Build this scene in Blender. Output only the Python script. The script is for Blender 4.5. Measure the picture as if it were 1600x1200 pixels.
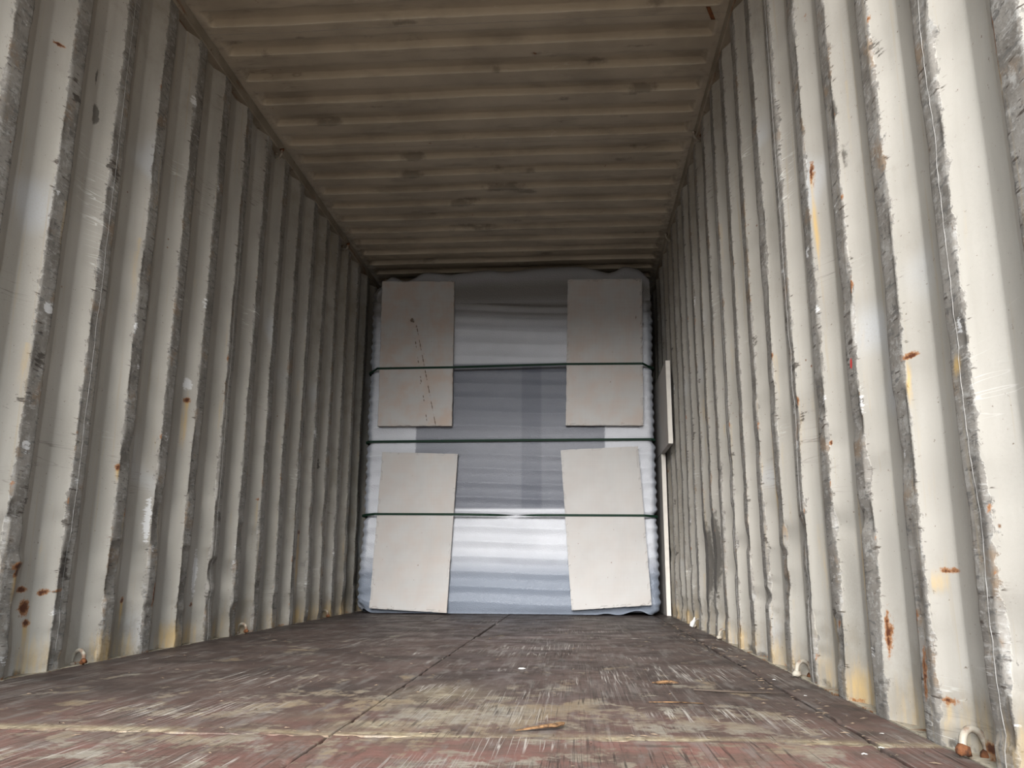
import bpy, math, random
import numpy as np
from mathutils import Matrix, Vector

for o in list(bpy.data.objects):
    bpy.data.objects.remove(o, do_unlink=True)
scene = bpy.context.scene
COL = scene.collection
random.seed(7)
RNG = np.random.default_rng(11)

# ------------------------------------------------------------------ camera
W = 1.175          # half width between the inner faces of the corrugations
H = 2.718          # roof height
Y0 = 0.1          # the open door end of the container
YB = 7.43          # closed end
F_PX, YAW, PITCH, ROLL, CX, CZ = 1276.69, -0.0761, 0.2231, 0.0055, 0.4821, 0.3189
fw = Vector((math.sin(YAW)*math.cos(PITCH), math.cos(YAW)*math.cos(PITCH), math.sin(PITCH)))
rt = Vector((math.cos(YAW), -math.sin(YAW), 0.0))
up = rt.cross(fw)
r2 = rt*math.cos(ROLL) + up*math.sin(ROLL)
u2 = up*math.cos(ROLL) - rt*math.sin(ROLL)
cam_d = bpy.data.cameras.new('camera')
cam = bpy.data.objects.new('camera', cam_d)
COL.objects.link(cam)
cam_d.sensor_fit = 'HORIZONTAL'
cam_d.sensor_width = 36.0
cam_d.lens = F_PX/1600*36.0
cam_d.clip_start = 0.02
cam.matrix_world = Matrix(((r2.x, u2.x, -fw.x, CX), (r2.y, u2.y, -fw.y, 0.0),
                           (r2.z, u2.z, -fw.z, CZ), (0, 0, 0, 1)))
scene.camera = cam

# ------------------------------------------------------------------ sky, veiled sun, exposure
world = bpy.data.worlds.new('overcast_sky')
scene.world = world
world.use_nodes = True
bg = world.node_tree.nodes['Background']
# thin overcast sky, brighter overhead than at the horizon
_wt = world.node_tree
_tc = _wt.nodes.new('ShaderNodeTexCoord'); _sp = _wt.nodes.new('ShaderNodeSeparateXYZ')
_mr = _wt.nodes.new('ShaderNodeMapRange'); _vm = _wt.nodes.new('ShaderNodeVectorMath')
_vm.operation = 'SCALE'; _vm.inputs[0].default_value = (0.84, 0.925, 1.0)
_wt.links.new(_tc.outputs['Generated'], _sp.inputs[0]); _wt.links.new(_sp.outputs['Z'], _mr.inputs['Value'])
_mr.inputs['From Min'].default_value = 0.0; _mr.inputs['From Max'].default_value = 1.0
_mr.inputs['To Min'].default_value = 1.6; _mr.inputs['To Max'].default_value = 3.0
_wt.links.new(_mr.outputs[0], _vm.inputs['Scale']); _wt.links.new(_vm.outputs[0], bg.inputs['Color'])
bg.inputs['Strength'].default_value = 2.5
sun_d = bpy.data.lights.new('veiled_sun', 'SUN')
sun_d.energy = 13
sun_d.angle = math.radians(34)
sun_d.color = (1.0, 0.985, 0.97)
sun = bpy.data.objects.new('veiled_sun', sun_d)
COL.objects.link(sun)
sun_dir = Vector((0.08, 0.94, -0.37)).normalized()      # travels into the container, towards the right wall
sun.rotation_euler = sun_dir.to_track_quat('-Z', 'Y').to_euler()
sun.location = (-4, -8, 6)
vs = scene.view_settings
vs.view_transform = 'Standard'
vs.look = 'None'
vs.gamma = 1.0
vs.use_curve_mapping = False
vs.exposure = 0.0
try:
    scene.cycles.max_bounces = 10
    scene.cycles.diffuse_bounces = 6
except Exception:
    pass

# ------------------------------------------------------------------ numpy noise
def _hash(ix, iy, seed):
    h = (ix.astype(np.int64)*374761393 + iy.astype(np.int64)*668265263 + seed*1442695041) & 0xffffffff
    h = ((h ^ (h >> 13))*1274126177) & 0xffffffff
    return ((h ^ (h >> 16)) & 0xffff)/65535.0

def vnoise(x, y, seed=0):
    ix = np.floor(x); iy = np.floor(y)
    fx = x-ix; fy = y-iy
    fx = fx*fx*(3-2*fx); fy = fy*fy*(3-2*fy)
    a = _hash(ix, iy, seed); b = _hash(ix+1, iy, seed)
    c = _hash(ix, iy+1, seed); d = _hash(ix+1, iy+1, seed)
    return a+(b-a)*fx+(c-a)*fy+(a-b-c+d)*fx*fy

def fbm(x, y, seed=0, octv=4):
    s = 0; amp = 0.5; t = 0
    for i in range(octv):
        s = s+amp*vnoise(x*2**i, y*2**i, seed+i*17); t += amp; amp *= 0.5
    return s/t

def sstep(a, b, x):
    t = np.clip((x-a)/(b-a), 0, 1)
    return t*t*(3-2*t)

# ------------------------------------------------------------------ mesh helpers
def link(o, parent=None):
    COL.objects.link(o)
    if parent is not None:
        o.parent = parent
    return o

def empty(name, loc=(0, 0, 0), parent=None):
    o = bpy.data.objects.new(name, None)
    o.location = loc
    o.empty_display_size = 0.1
    return link(o, parent)

def tag(o, label=None, cat=None, group=None, kind=None):
    if label: o['label'] = label
    if cat: o['category'] = cat
    if group: o['group'] = group
    if kind: o['kind'] = kind
    return o

def mesh_obj(name, verts, faces, mat, parent=None, smooth=True, attrs=None, loc=None):
    me = bpy.data.meshes.new(name)
    verts = np.asarray(verts, dtype=np.float64)
    if isinstance(faces, np.ndarray):
        n = len(faces); k = faces.shape[1]
        me.vertices.add(len(verts)); me.vertices.foreach_set('co', verts.astype(np.float32).ravel())
        me.loops.add(n*k); me.loops.foreach_set('vertex_index', faces.astype(np.int32).ravel())
        me.polygons.add(n)
        me.polygons.foreach_set('loop_start', np.arange(0, n*k, k, dtype=np.int32))
        me.update(calc_edges=True)
    else:
        me.from_pydata([tuple(v) for v in verts], [], faces)
        me.update()
    me.polygons.foreach_set('use_smooth', [smooth]*len(me.polygons))
    if attrs:
        for k, a in attrs.items():
            at = me.attributes.new(k, 'FLOAT', 'POINT')
            at.data.foreach_set('value', np.asarray(a, dtype=np.float32).ravel())
    me.materials.append(mat)
    me.validate()
    o = bpy.data.objects.new(name, me)
    if loc is not None:
        o.location = loc
    return link(o, parent)

def grid_faces(nu, nv, flip=False, closed_u=False):
    """vertex index = i*nv + j"""
    iu = np.arange(nu if closed_u else nu-1); jv = np.arange(nv-1)
    I, J = np.meshgrid(iu, jv, indexing='ij')
    I2 = (I+1) % nu
    a = I*nv+J; b = I2*nv+J; c = I2*nv+J+1; d = I*nv+J+1
    f = np.stack([a, b, c, d], -1).reshape(-1, 4)
    return f[:, ::-1].copy() if flip else f

def box_vf(x0, x1, y0, y1, z0, z1, bev=0.0):
    """box with chamfered edges, as verts / faces"""
    b = bev
    if b <= 0:
        v = [(x, y, z) for x in (x0, x1) for y in (y0, y1) for z in (z0, z1)]
        f = [(0, 1, 3, 2), (4, 6, 7, 5), (0, 4, 5, 1), (2, 3, 7, 6), (0, 2, 6, 4), (1, 5, 7, 3)]
        return v, f
    import bmesh
    bm = bmesh.new()
    bmesh.ops.create_cube(bm, size=1.0)
    for q in bm.verts:
        q.co = Vector(((x0+x1)/2+q.co.x*(x1-x0), (y0+y1)/2+q.co.y*(y1-y0), (z0+z1)/2+q.co.z*(z1-z0)))
    bmesh.ops.bevel(bm, geom=list(bm.edges), offset=b, segments=1, affect='EDGES')
    bm.verts.index_update()
    v = [tuple(q.co) for q in bm.verts]
    f = [tuple(q.index for q in p.verts) for p in bm.faces]
    bm.free()
    return v, f

def tube(points, radii, seg=8):
    """swept tube through points -> verts, faces"""
    pts = [Vector(p) for p in points]
    n = len(pts)
    if not hasattr(radii, '__len__'):
        radii = [radii]*n
    vs_, fs = [], []
    prev = None
    for i, p in enumerate(pts):
        t = (pts[min(i+1, n-1)]-pts[max(i-1, 0)]).normalized()
        if prev is None:
            a = Vector((0, 0, 1)) if abs(t.z) < 0.9 else Vector((1, 0, 0))
            u = t.cross(a).normalized()
        else:
            u = (prev-t*prev.dot(t)).normalized()
        prev = u
        w = t.cross(u)
        for k in range(seg):
            an = 2*math.pi*k/seg
            vs_.append(tuple(p+(u*math.cos(an)+w*math.sin(an))*radii[i]))
    for i in range(n-1):
        for k in range(seg):
            a = i*seg+k; b = i*seg+(k+1) % seg
            fs.append((a, b, b+seg, a+seg))
    fs.append(tuple(range(seg))[::-1])
    fs.append(tuple(range((n-1)*seg, n*seg)))
    return vs_, fs

# ------------------------------------------------------------------ material helpers
class NT:
    def __init__(self, name):
        self.m = bpy.data.materials.new(name)
        self.m.use_nodes = True
        self.t = self.m.node_tree
        self.b = self.t.nodes['Principled BSDF']
        self.tc = self.t.nodes.new('ShaderNodeTexCoord')
    def n(self, typ, **kw):
        x = self.t.nodes.new(typ)
        for k, v in kw.items():
            setattr(x, k, v)
        return x
    def l(self, a, b):
        self.t.links.new(a, b)
    def _in(self, sock, v):
        if isinstance(v, (int, float)):
            sock.default_value = v
        elif isinstance(v, tuple):
            sock.default_value = v if len(v) == len(sock.default_value) else (*v, 1.0)
        else:
            self.l(v, sock)
    def math(self, op, a, b=0.0, c=None, clamp=False):
        x = self.n('ShaderNodeMath', operation=op, use_clamp=clamp)
        self._in(x.inputs[0], a); self._in(x.inputs[1], b)
        if c is not None: self._in(x.inputs[2], c)
        return x.outputs[0]
    def mapv(self, scale=(1, 1, 1), rot=(0, 0, 0), loc=(0, 0, 0)):
        x = self.n('ShaderNodeMapping')
        x.inputs['Scale'].default_value = scale
        x.inputs['Rotation'].default_value = rot
        x.inputs['Location'].default_value = loc
        self.l(self.tc.outputs['Object'], x.inputs['Vector'])
        return x.outputs[0]
    def noise(self, scale=5.0, detail=3.0, rough=0.55, dist=0.0, vec=None):
        x = self.n('ShaderNodeTexNoise')
        x.inputs['Scale'].default_value = scale
        x.inputs['Detail'].default_value = detail
        x.inputs['Roughness'].default_value = rough
        x.inputs['Distortion'].default_value = dist
        self.l(vec if vec is not None else self.tc.outputs['Object'], x.inputs['Vector'])
        return x.outputs['Fac']
    def ramp(self, v, a, b, lo=0.0, hi=1.0):
        x = self.n('ShaderNodeMapRange', interpolation_type='SMOOTHSTEP')
        self._in(x.inputs['Value'], v)
        x.inputs['From Min'].default_value = a; x.inputs['From Max'].default_value = b
        x.inputs['To Min'].default_value = lo; x.inputs['To Max'].default_value = hi
        return x.outputs[0]
    def attr(self, name):
        x = self.n('ShaderNodeAttribute', attribute_name=name)
        return x.outputs['Fac']
    def mix(self, fac, a, b):
        x = self.n('ShaderNodeMix', data_type='RGBA')
        self._in(x.inputs['Factor'], fac)
        self._in(x.inputs[6], a); self._in(x.inputs[7], b)
        return x.outputs[2]
    def bump(self, h, strength=0.3, dist=0.01):
        x = self.n('ShaderNodeBump')
        x.inputs['Strength'].default_value = strength
        x.inputs['Distance'].default_value = dist
        self.l(h, x.inputs['Height'])
        self.l(x.outputs[0], self.b.inputs['Normal'])
    def col(self, c): self._in(self.b.inputs['Base Color'], c)
    def rough(self, v): self._in(self.b.inputs['Roughness'], v)
    def spec(self, v): self._in(self.b.inputs['Specular IOR Level'], v)

def scratch_layer(M, rot, scale, th, dens=0.52, seed=0.0):
    """thin broken straight lines: very stretched noise, thresholded, broken up by a second noise"""
    v = M.mapv(scale=scale, rot=rot, loc=(seed, seed*1.7, seed*0.3))
    a = M.noise(1.0, 2.0, 0.5, vec=v)
    line = M.ramp(M.math('ABSOLUTE', M.math('SUBTRACT', a, 0.5)), th, 0.0)
    br = M.ramp(M.noise(2.3, 2.0, 0.6, vec=M.mapv(loc=(seed*3, 4+seed, 7))), dens, dens+0.1)
    return M.math('MULTIPLY', line, br)

def paint_wall_material():
    M = NT('worn_cream_container_paint')
    crest, rust, yel, dirt, scr, grime_and_shading, red = [M.attr(k) for k in ('crest', 'rust', 'yellow', 'dirt', 'scrape', 'grime_and_shading', 'redmark')]
    c = M.mix(M.ramp(M.noise(2.2, 3), 0.35, 0.7), (0.395, 0.370, 0.328), (0.325, 0.302, 0.265))
    c = M.mix(M.math('MULTIPLY', M.ramp(M.noise(1.0, 3, vec=M.mapv(scale=(14, 14, 1.6))), 0.42, 0.75), 0.45), c, (0.27, 0.255, 0.22))
    # patches of bluish touch-up paint
    c = M.mix(M.math('MULTIPLY', M.ramp(M.noise(1.7, 2, vec=M.mapv(loc=(9, 2, 1))), 0.60, 0.68), 0.6), c, (0.44, 0.45, 0.465))
    fine = M.noise(160, 3, 0.65)
    c = M.mix(M.math('MULTIPLY', M.ramp(fine, 0.42, 0.70), 0.42), c, (0.36, 0.34, 0.30))
    # general grime, plus dim warm light painted onto the upper and far wall
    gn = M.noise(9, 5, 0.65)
    gm = M.ramp(M.math('ADD', M.math('MULTIPLY', grime_and_shading, 0.9), M.math('MULTIPLY', M.math('SUBTRACT', gn, 0.5), 1.2)), 0.35, 0.85)
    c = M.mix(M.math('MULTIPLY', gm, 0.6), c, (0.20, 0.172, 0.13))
    # crests rubbed bare and grey by cargo
    en = M.noise(42, 4, 0.7)
    en2 = M.noise(16, 5, 0.75)
    cm = M.ramp(M.math('ADD', crest, M.math('ADD', M.math('MULTIPLY', M.math('SUBTRACT', en, 0.5), 1.5), M.math('MULTIPLY', M.math('SUBTRACT', en2, 0.5), 1.0))), 0.38, 0.56)
    g1 = M.mix(M.ramp(M.noise(6.5, 5, 0.65), 0.38, 0.66), (0.235, 0.218, 0.195), (0.125, 0.112, 0.097))
    g1 = M.mix(M.ramp(M.noise(7.0, 4, 0.65, vec=M.mapv(loc=(3, 8, 5))), 0.55, 0.66), g1, (0.19, 0.135, 0.09))
    g1 = M.mix(M.ramp(M.noise(26.0, 5, 0.75, vec=M.mapv(loc=(1, 2, 5))), 0.52, 0.66), g1, (0.30, 0.29, 0.27))
    g1 = M.mix(M.ramp(M.noise(31.0, 5, 0.75, vec=M.mapv(loc=(7, 2, 5))), 0.56, 0.68), g1, (0.07, 0.065, 0.06))
    hs = M.noise(1.0, 4, 0.7, vec=M.mapv(scale=(30, 30, 110), rot=(0.25, 0, 0)))
    g1 = M.mix(M.math('MULTIPLY', M.ramp(hs, 0.53, 0.66), 0.75), g1, (0.34, 0.33, 0.31))
    hs2 = M.noise(1.0, 4, 0.7, vec=M.mapv(scale=(20, 20, 80), rot=(-0.5, 0, 0), loc=(5, 5, 5)))
    g1 = M.mix(M.math('MULTIPLY', M.ramp(hs2, 0.56, 0.66), 0.85), g1, (0.075, 0.072, 0.07))
    c = M.mix(M.math('MULTIPLY', cm, 0.88), c, g1)
    # long thin scratches and scuffs
    s1 = scratch_layer(M, (0.35, 0, 0), (3, 3, 46), 0.018, 0.60, 1.0)
    c = M.mix(M.math('MULTIPLY', s1, 0.6), c, (0.10, 0.085, 0.07))
    s2 = scratch_layer(M, (-0.8, 0, 0), (3, 3, 38), 0.014, 0.61, 6.0)
    c = M.mix(M.math('MULTIPLY', s2, 0.6), c, (0.70, 0.69, 0.66))
    # scrapes of fresh white
    sm = M.ramp(M.math('ADD', scr, M.math('MULTIPLY', M.math('SUBTRACT', hs, 0.5), 1.4)), 0.45, 0.6)
    c = M.mix(M.math('MULTIPLY', sm, 0.7), c, (0.72, 0.72, 0.72))
    nk = M.noise(1.0, 3, 0.6, vec=M.mapv(scale=(16, 16, 95), rot=(0.12, 0, 0), loc=(2, 9, 4)))
    nm = M.math('MULTIPLY', M.ramp(nk, 0.63, 0.70), M.ramp(crest, 0.05, 0.3))
    c = M.mix(M.math('MULTIPLY', nm, 0.85), c, (0.045, 0.032, 0.024))
    run = M.noise(1.0, 4, 0.65, vec=M.mapv(scale=(48, 48, 1.5), loc=(1, 4, 2)))
    c = M.mix(M.math('MULTIPLY', M.ramp(run, 0.58, 0.72), 0.38), c, (0.34, 0.27, 0.17))
    spk = M.ramp(M.noise(85, 4, 0.7, vec=M.mapv(loc=(3, 3, 3))), 0.665, 0.70)
    c = M.mix(M.math('MULTIPLY', spk, 0.8), c, (0.10, 0.065, 0.04))
    # strokes of scuffing
    scuff = M.attr('scuff')
    sf = M.ramp(M.math('ADD', M.math('MULTIPLY', scuff, 0.42), hs2), 0.82, 0.92)
    c = M.mix(M.math('MULTIPLY', sf, 0.85), c, (0.055, 0.045, 0.036))
    # dark smears
    dm = M.ramp(M.math('ADD', dirt, M.math('MULTIPLY', M.math('SUBTRACT', M.noise(22, 5, 0.7), 0.5), 1.1)), 0.38, 0.62)
    c = M.mix(M.math('MULTIPLY', dm, 0.82), c, (0.065, 0.058, 0.05))
    # yellow run-off and rust
    ym = M.ramp(M.math('ADD', yel, M.math('MULTIPLY', M.math('SUBTRACT', M.noise(1.0, 4, 0.6, vec=M.mapv(scale=(60, 60, 9))), 0.5), 0.9)), 0.2, 0.95)
    c = M.mix(M.math('MULTIPLY', ym, 0.75), c, (0.55, 0.36, 0.12))
    rn = M.noise(75, 4, 0.7)
    rv = M.math('ADD', rust, M.math('MULTIPLY', M.math('SUBTRACT', rn, 0.5), 1.3))
    c = M.mix(M.math('MULTIPLY', M.ramp(rv, 0.34, 0.62), 0.9), c, (0.27, 0.115, 0.04))
    c = M.mix(M.ramp(rv, 0.55, 0.85), c, (0.075, 0.025, 0.012))
    # tiny rust and black pin spots everywhere
    pv = M.n('ShaderNodeTexVoronoi'); pv.inputs['Scale'].default_value = 17
    M.l(M.tc.outputs['Object'], pv.inputs['Vector'])
    ps = M.math('MULTIPLY', M.ramp(M.math('ADD', pv.outputs['Distance'], M.math('MULTIPLY', rn, 0.12)), 0.15, 0.09), M.ramp(M.noise(5, 2), 0.58, 0.66))
    c = M.mix(ps, c, (0.15, 0.07, 0.03))
    c = M.mix(M.ramp(red, 0.35, 0.55), c, (0.55, 0.05, 0.045))
    M.col(c)
    M.rough(M.ramp(cm, 0, 1, 0.5, 0.62))
    M.spec(0.35)
    M.bump(M.math('ADD', M.math('MULTIPLY', fine, 0.5), M.math('MULTIPLY', M.math('ADD', hs, en), cm)), 0.28, 0.003)
    return M.m

def roof_material():
    M = NT('aged_cream_roof_paint')
    dirt, rust = M.attr('dirt'), M.attr('rust')
    c = M.mix(M.ramp(M.noise(2.5, 4), 0.35, 0.7), (0.45, 0.395, 0.31), (0.35, 0.305, 0.24))
    v = M.mapv(scale=(2.5, 9, 5))
    c = M.mix(M.math('MULTIPLY', M.ramp(M.noise(1, 5, 0.65, vec=v), 0.5, 0.72), 0.6), c, (0.24, 0.21, 0.17))
    dm = M.ramp(M.math('ADD', dirt, M.math('MULTIPLY', M.math('SUBTRACT', M.noise(20, 5, 0.7), 0.5), 1.1)), 0.38, 0.75)
    c = M.mix(M.math('MULTIPLY', dm, 0.6), c, (0.12, 0.105, 0.085))
    s = scratch_layer(M, (0, 0, 0.9), (3, 36, 3), 0.014, 0.60, 2.0)
    c = M.mix(M.math('MULTIPLY', s, 0.5), c, (0.10, 0.08, 0.06))
    s = scratch_layer(M, (0, 0, -0.5), (4, 30, 3), 0.014, 0.60, 8.0)
    c = M.mix(M.math('MULTIPLY', s, 0.4), c, (0.55, 0.52, 0.47))
    rn = M.noise(60, 4, 0.7)
    rv = M.math('ADD', rust, M.math('MULTIPLY', M.math('SUBTRACT', rn, 0.5), 1.3))
    c = M.mix(M.ramp(rv, 0.4, 0.7), c, (0.16, 0.06, 0.02))
    M.col(c); M.rough(0.55); M.spec(0.3)
    M.bump(M.noise(120, 3), 0.15, 0.003)
    return M.m

def rail_material():
    M = NT('rust_freckled_rail_paint')
    c = M.mix(M.ramp(M.noise(4, 4), 0.35, 0.7), (0.28, 0.24, 0.185), (0.18, 0.15, 0.11))
    c = M.mix(M.ramp(M.noise(1, 5, 0.7, vec=M.mapv(scale=(20, 3.2, 20))), 0.56, 0.70), c, (0.17, 0.07, 0.025))
    c = M.mix(M.ramp(M.noise(30, 5, 0.7), 0.60, 0.72), c, (0.10, 0.055, 0.03))
    M.col(c); M.rough(0.65); M.bump(M.noise(60, 4), 0.3, 0.003)
    return M.m

def ledge_material():
    M = NT('chipped_bottom_rail_paint')
    c = M.mix(M.ramp(M.noise(12, 4), 0.35, 0.7), (0.38, 0.34, 0.26), (0.24, 0.205, 0.15))
    c = M.mix(M.ramp(M.noise(14, 5, 0.7, vec=M.mapv(loc=(1, 3, 2))), 0.53, 0.62), c, (0.23, 0.10, 0.035))
    c = M.mix(M.ramp(M.noise(45, 5, 0.7), 0.58, 0.68), c, (0.06, 0.035, 0.02))
    M.col(c); M.rough(0.75); M.bump(M.noise(80, 4), 0.5, 0.004)
    return M.m

def floor_material():
    M = NT('worn_marine_plywood')
    tone, pale, red, dark = [M.attr(k) for k in ('tone', 'pale', 'redness', 'dark')]
    base = M.mix(M.ramp(M.noise(3.0, 5, 0.6), 0.35, 0.68), (0.082, 0.056, 0.047), (0.042, 0.031, 0.027))
    redc = M.mix(M.ramp(M.noise(7, 5, 0.65), 0.40, 0.60), (0.165, 0.080, 0.064), (0.115, 0.072, 0.056))
    c = M.mix(red, base, redc)
    # streaky film of grey dust and rubbed-off paint, dragged along the container
    st1 = M.noise(1.0, 6, 0.7, vec=M.mapv(scale=(22, 4.5, 1), rot=(0, 0, 0.22)))
    st2 = M.noise(1.0, 6, 0.7, vec=M.mapv(scale=(30, 6.0, 1), rot=(0, 0, -0.16), loc=(3, 1, 0)))
    c = M.mix(M.math('MULTIPLY', M.ramp(st1, 0.50, 0.64), 0.50), c, (0.165, 0.150, 0.135))
    c = M.mix(M.math('MULTIPLY', M.ramp(st2, 0.55, 0.66), 0.45), c, (0.030, 0.022, 0.018))
    # plies rubbed through to grey and yellow wood
    gr = M.noise(1.0, 5, 0.62, vec=M.mapv(scale=(13, 5.5, 1), rot=(0, 0, 0.25)))
    pn = M.noise(6.0, 7, 0.72, dist=0.4)
    pn2 = M.noise(28.0, 5, 0.75)
    pm = M.ramp(M.math('ADD', pale, M.math('ADD', M.math('MULTIPLY', M.math('SUBTRACT', gr, 0.5), 1.3), M.math('ADD', M.math('MULTIPLY', M.math('SUBTRACT', pn, 0.5), 1.8), M.math('MULTIPLY', M.math('SUBTRACT', pn2, 0.5), 1.0)))), 0.40, 0.58)
    palec = M.mix(M.ramp(M.noise(3.5, 4, 0.6, vec=M.mapv(loc=(4, 1, 0))), 0.40, 0.62), (0.235, 0.218, 0.178), (0.205, 0.155, 0.095))
    palec = M.mix(M.ramp(pn2, 0.40, 0.68), palec, (0.155, 0.120, 0.090))
    c = M.mix(M.math('MULTIPLY', pm, 0.85), c, palec)
    c = M.mix(M.math('MULTIPLY', tone, 0.9), c, M.mix(M.ramp(pn2, 0.4, 0.6), (0.37, 0.32, 0.21), (0.20, 0.155, 0.09)))
    # grain of the face ply, running across the container
    grain = M.noise(1.0, 4, 0.65, vec=M.mapv(scale=(10, 190, 1)))
    c = M.mix(M.math('MULTIPLY', M.ramp(grain, 0.46, 0.70), 0.50), c, (0.050, 0.038, 0.033))
    # greasy blots, and a darker tone towards the far end and left wall
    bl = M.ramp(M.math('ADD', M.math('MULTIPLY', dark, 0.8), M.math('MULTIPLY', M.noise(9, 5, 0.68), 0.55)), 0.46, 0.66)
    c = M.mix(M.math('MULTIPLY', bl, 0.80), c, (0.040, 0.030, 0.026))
    # drag marks
    heights = []
    for i, (ang, sx, sy, th, den, col, k) in enumerate([
            (0.22, 120, 0.9, 0.034, 0.50, (0.30, 0.275, 0.25), 0.42),
            (-0.20, 130, 0.9, 0.030, 0.53, (0.33, 0.31, 0.28), 0.42),
            (0.75, 110, 1.0, 0.030, 0.52, (0.31, 0.285, 0.26), 0.45),
            (-0.62, 60, 1.3, 0.024, 0.53, (0.42, 0.39, 0.35), 0.60),
            (0.42, 90, 1.0, 0.024, 0.50, (0.022, 0.016, 0.013), 0.75),
            (-0.10, 80, 0.9, 0.024, 0.50, (0.022, 0.016, 0.013), 0.75),
            (1.25, 70, 1.4, 0.024, 0.54, (0.03, 0.022, 0.018), 0.75)]):
        s = scratch_layer(M, (0, 0, ang), (sx*0.9, sy, 1), th, den, i*2.3+1)
        if i < 3: s = M.math('MULTIPLY', s, M.ramp(M.noise(1.3, 3, vec=M.mapv(loc=(i*4, 2, 1))), 0.40, 0.62))
        c = M.mix(M.math('MULTIPLY', s, k), c, col)
        if i in (3, 4): heights.append(s)
    chips = M.n('ShaderNodeTexVoronoi'); chips.inputs['Scale'].default_value = 13
    M.l(M.tc.outputs['Object'], chips.inputs['Vector'])
    cs = M.math('MULTIPLY', M.ramp(M.math('ADD', chips.outputs['Distance'], M.math('MULTIPLY', grain, 0.10)), 0.115, 0.08), M.ramp(M.noise(4, 2), 0.54, 0.62))
    c = M.mix(cs, c, (0.34, 0.30, 0.24))
    M.col(c)
    M.rough(M.ramp(M.noise(6, 4), 0.3, 0.7, 0.42, 0.70))
    M.spec(0.20)
    M.bump(M.math('ADD', M.math('MULTIPLY', grain, 0.7), M.math('ADD', M.noise(50, 4), M.math('MULTIPLY', heights[0], -1.0))), 0.35, 0.003)
    return M.m

def simple(name, col, rough=0.6, spec=0.4, nscale=20, amt=0.25, col2=None, bump=0.1, bscale=80, bdist=0.002, metal=0.0):
    M = NT(name)
    c2 = col2 or tuple(x*0.7 for x in col)
    c = M.mix(M.math('MULTIPLY', M.ramp(M.noise(nscale, 4), 0.4, 0.7), amt if col2 is None else 1.0), col, c2)
    M.col(c); M.rough(rough); M.spec(spec)
    M.b.inputs['Metallic'].default_value = metal
    M.bump(M.noise(bscale, 3), bump, bdist)
    return M.m

def board_material():
    M = NT('chalky_foam_board')
    mark, pink = M.attr('mark'), M.attr('pink')
    c = M.mix(M.ramp(M.noise(5, 4), 0.35, 0.7), (0.42, 0.408, 0.395), (0.39, 0.375, 0.36))
    c = M.mix(M.math('MULTIPLY', pink, M.ramp(M.noise(7, 4), 0.35, 0.7)), c, (0.42, 0.33, 0.27))
    w1 = M.n('ShaderNodeTexWave', wave_type='BANDS', bands_direction='X'); w1.inputs['Scale'].default_value = 30
    w2 = M.n('ShaderNodeTexWave', wave_type='BANDS', bands_direction='Z'); w2.inputs['Scale'].default_value = 30
    for w in (w1, w2):
        w.inputs['Distortion'].default_value = 0.6
        M.l(M.tc.outputs['Object'], w.inputs['Vector'])
    weave = M.math('MULTIPLY', w1.outputs['Fac'], w2.outputs['Fac'])
    c = M.mix(M.math('MULTIPLY', weave, 0.45), c, (0.33, 0.30, 0.265))
    sp = M.ramp(M.noise(38, 2, 0.5), 0.735, 0.765)
    c = M.mix(M.math('MULTIPLY', sp, 0.7), c, (0.18, 0.13, 0.10))
    mm = M.ramp(M.math('ADD', mark, M.math('MULTIPLY', M.math('SUBTRACT', M.noise(60, 4, 0.7), 0.5), 1.1)), 0.4, 0.7)
    c = M.mix(M.math('MULTIPLY', mm, 0.85), c, (0.11, 0.075, 0.05))
    M.col(c); M.rough(0.85); M.spec(0.2)
    M.bump(M.math('ADD', weave, M.math('MULTIPLY', M.noise(120, 3), 0.7)), 0.25, 0.0012)
    return M.m

def foam_material():
    M = NT('milky_foam_wrap_sheet')
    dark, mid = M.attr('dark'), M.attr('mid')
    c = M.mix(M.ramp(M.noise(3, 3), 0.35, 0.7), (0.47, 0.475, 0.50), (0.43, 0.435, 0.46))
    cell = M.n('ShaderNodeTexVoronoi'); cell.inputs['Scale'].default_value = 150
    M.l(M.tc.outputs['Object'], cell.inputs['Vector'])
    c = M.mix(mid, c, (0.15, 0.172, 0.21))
    c = M.mix(dark, c, (0.038, 0.044, 0.064))
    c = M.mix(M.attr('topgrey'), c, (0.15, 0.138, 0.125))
    M.col(c); M.rough(0.36); M.spec(0.30)
    M.bump(M.math('ADD', cell.outputs['Distance'], M.math('MULTIPLY', M.noise(30, 4), 0.8)), 0.60, 0.003)
    return M.m

MAT_WALL = paint_wall_material()
MAT_ROOF = roof_material()
MAT_RAIL = rail_material()
MAT_LEDGE = ledge_material()
MAT_FLOOR = floor_material()
MAT_BOARD = board_material()
MAT_FOAM = foam_material()
MAT_EDGE = simple('bright_cut_board_edge', (0.60, 0.56, 0.50), 0.85, 0.2, 25, 0.25)
MAT_STRAP = simple('dark_green_plastic_strap', (0.006, 0.022, 0.012), 0.6, 0.12, 40, 0.3)
MAT_SUB = simple('dark_underfloor', (0.02, 0.016, 0.013), 0.9, 0.1)
MAT_OUT = simple('yard_concrete', (0.15, 0.11, 0.075), 0.9, 0.2, 0.6, 0.5)
MAT_SEAM = simple('painted_weld_bead', (0.26, 0.25, 0.235), 0.7, 0.2, 60, 0.5)
MAT_RING = simple('painted_ring_steel', (0.27, 0.245, 0.20), 0.6, 0.3, 40, 1.0, (0.13, 0.075, 0.045), 0.4, 90)
MAT_RUST = simple('flaking_rust', (0.13, 0.05, 0.02), 0.9, 0.2, 70, 1.0, (0.04, 0.018, 0.011), 0.8, 60, 0.006)
MAT_CRATE = simple('grey_wrapped_goods', (0.12, 0.12, 0.14), 0.6)
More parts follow.
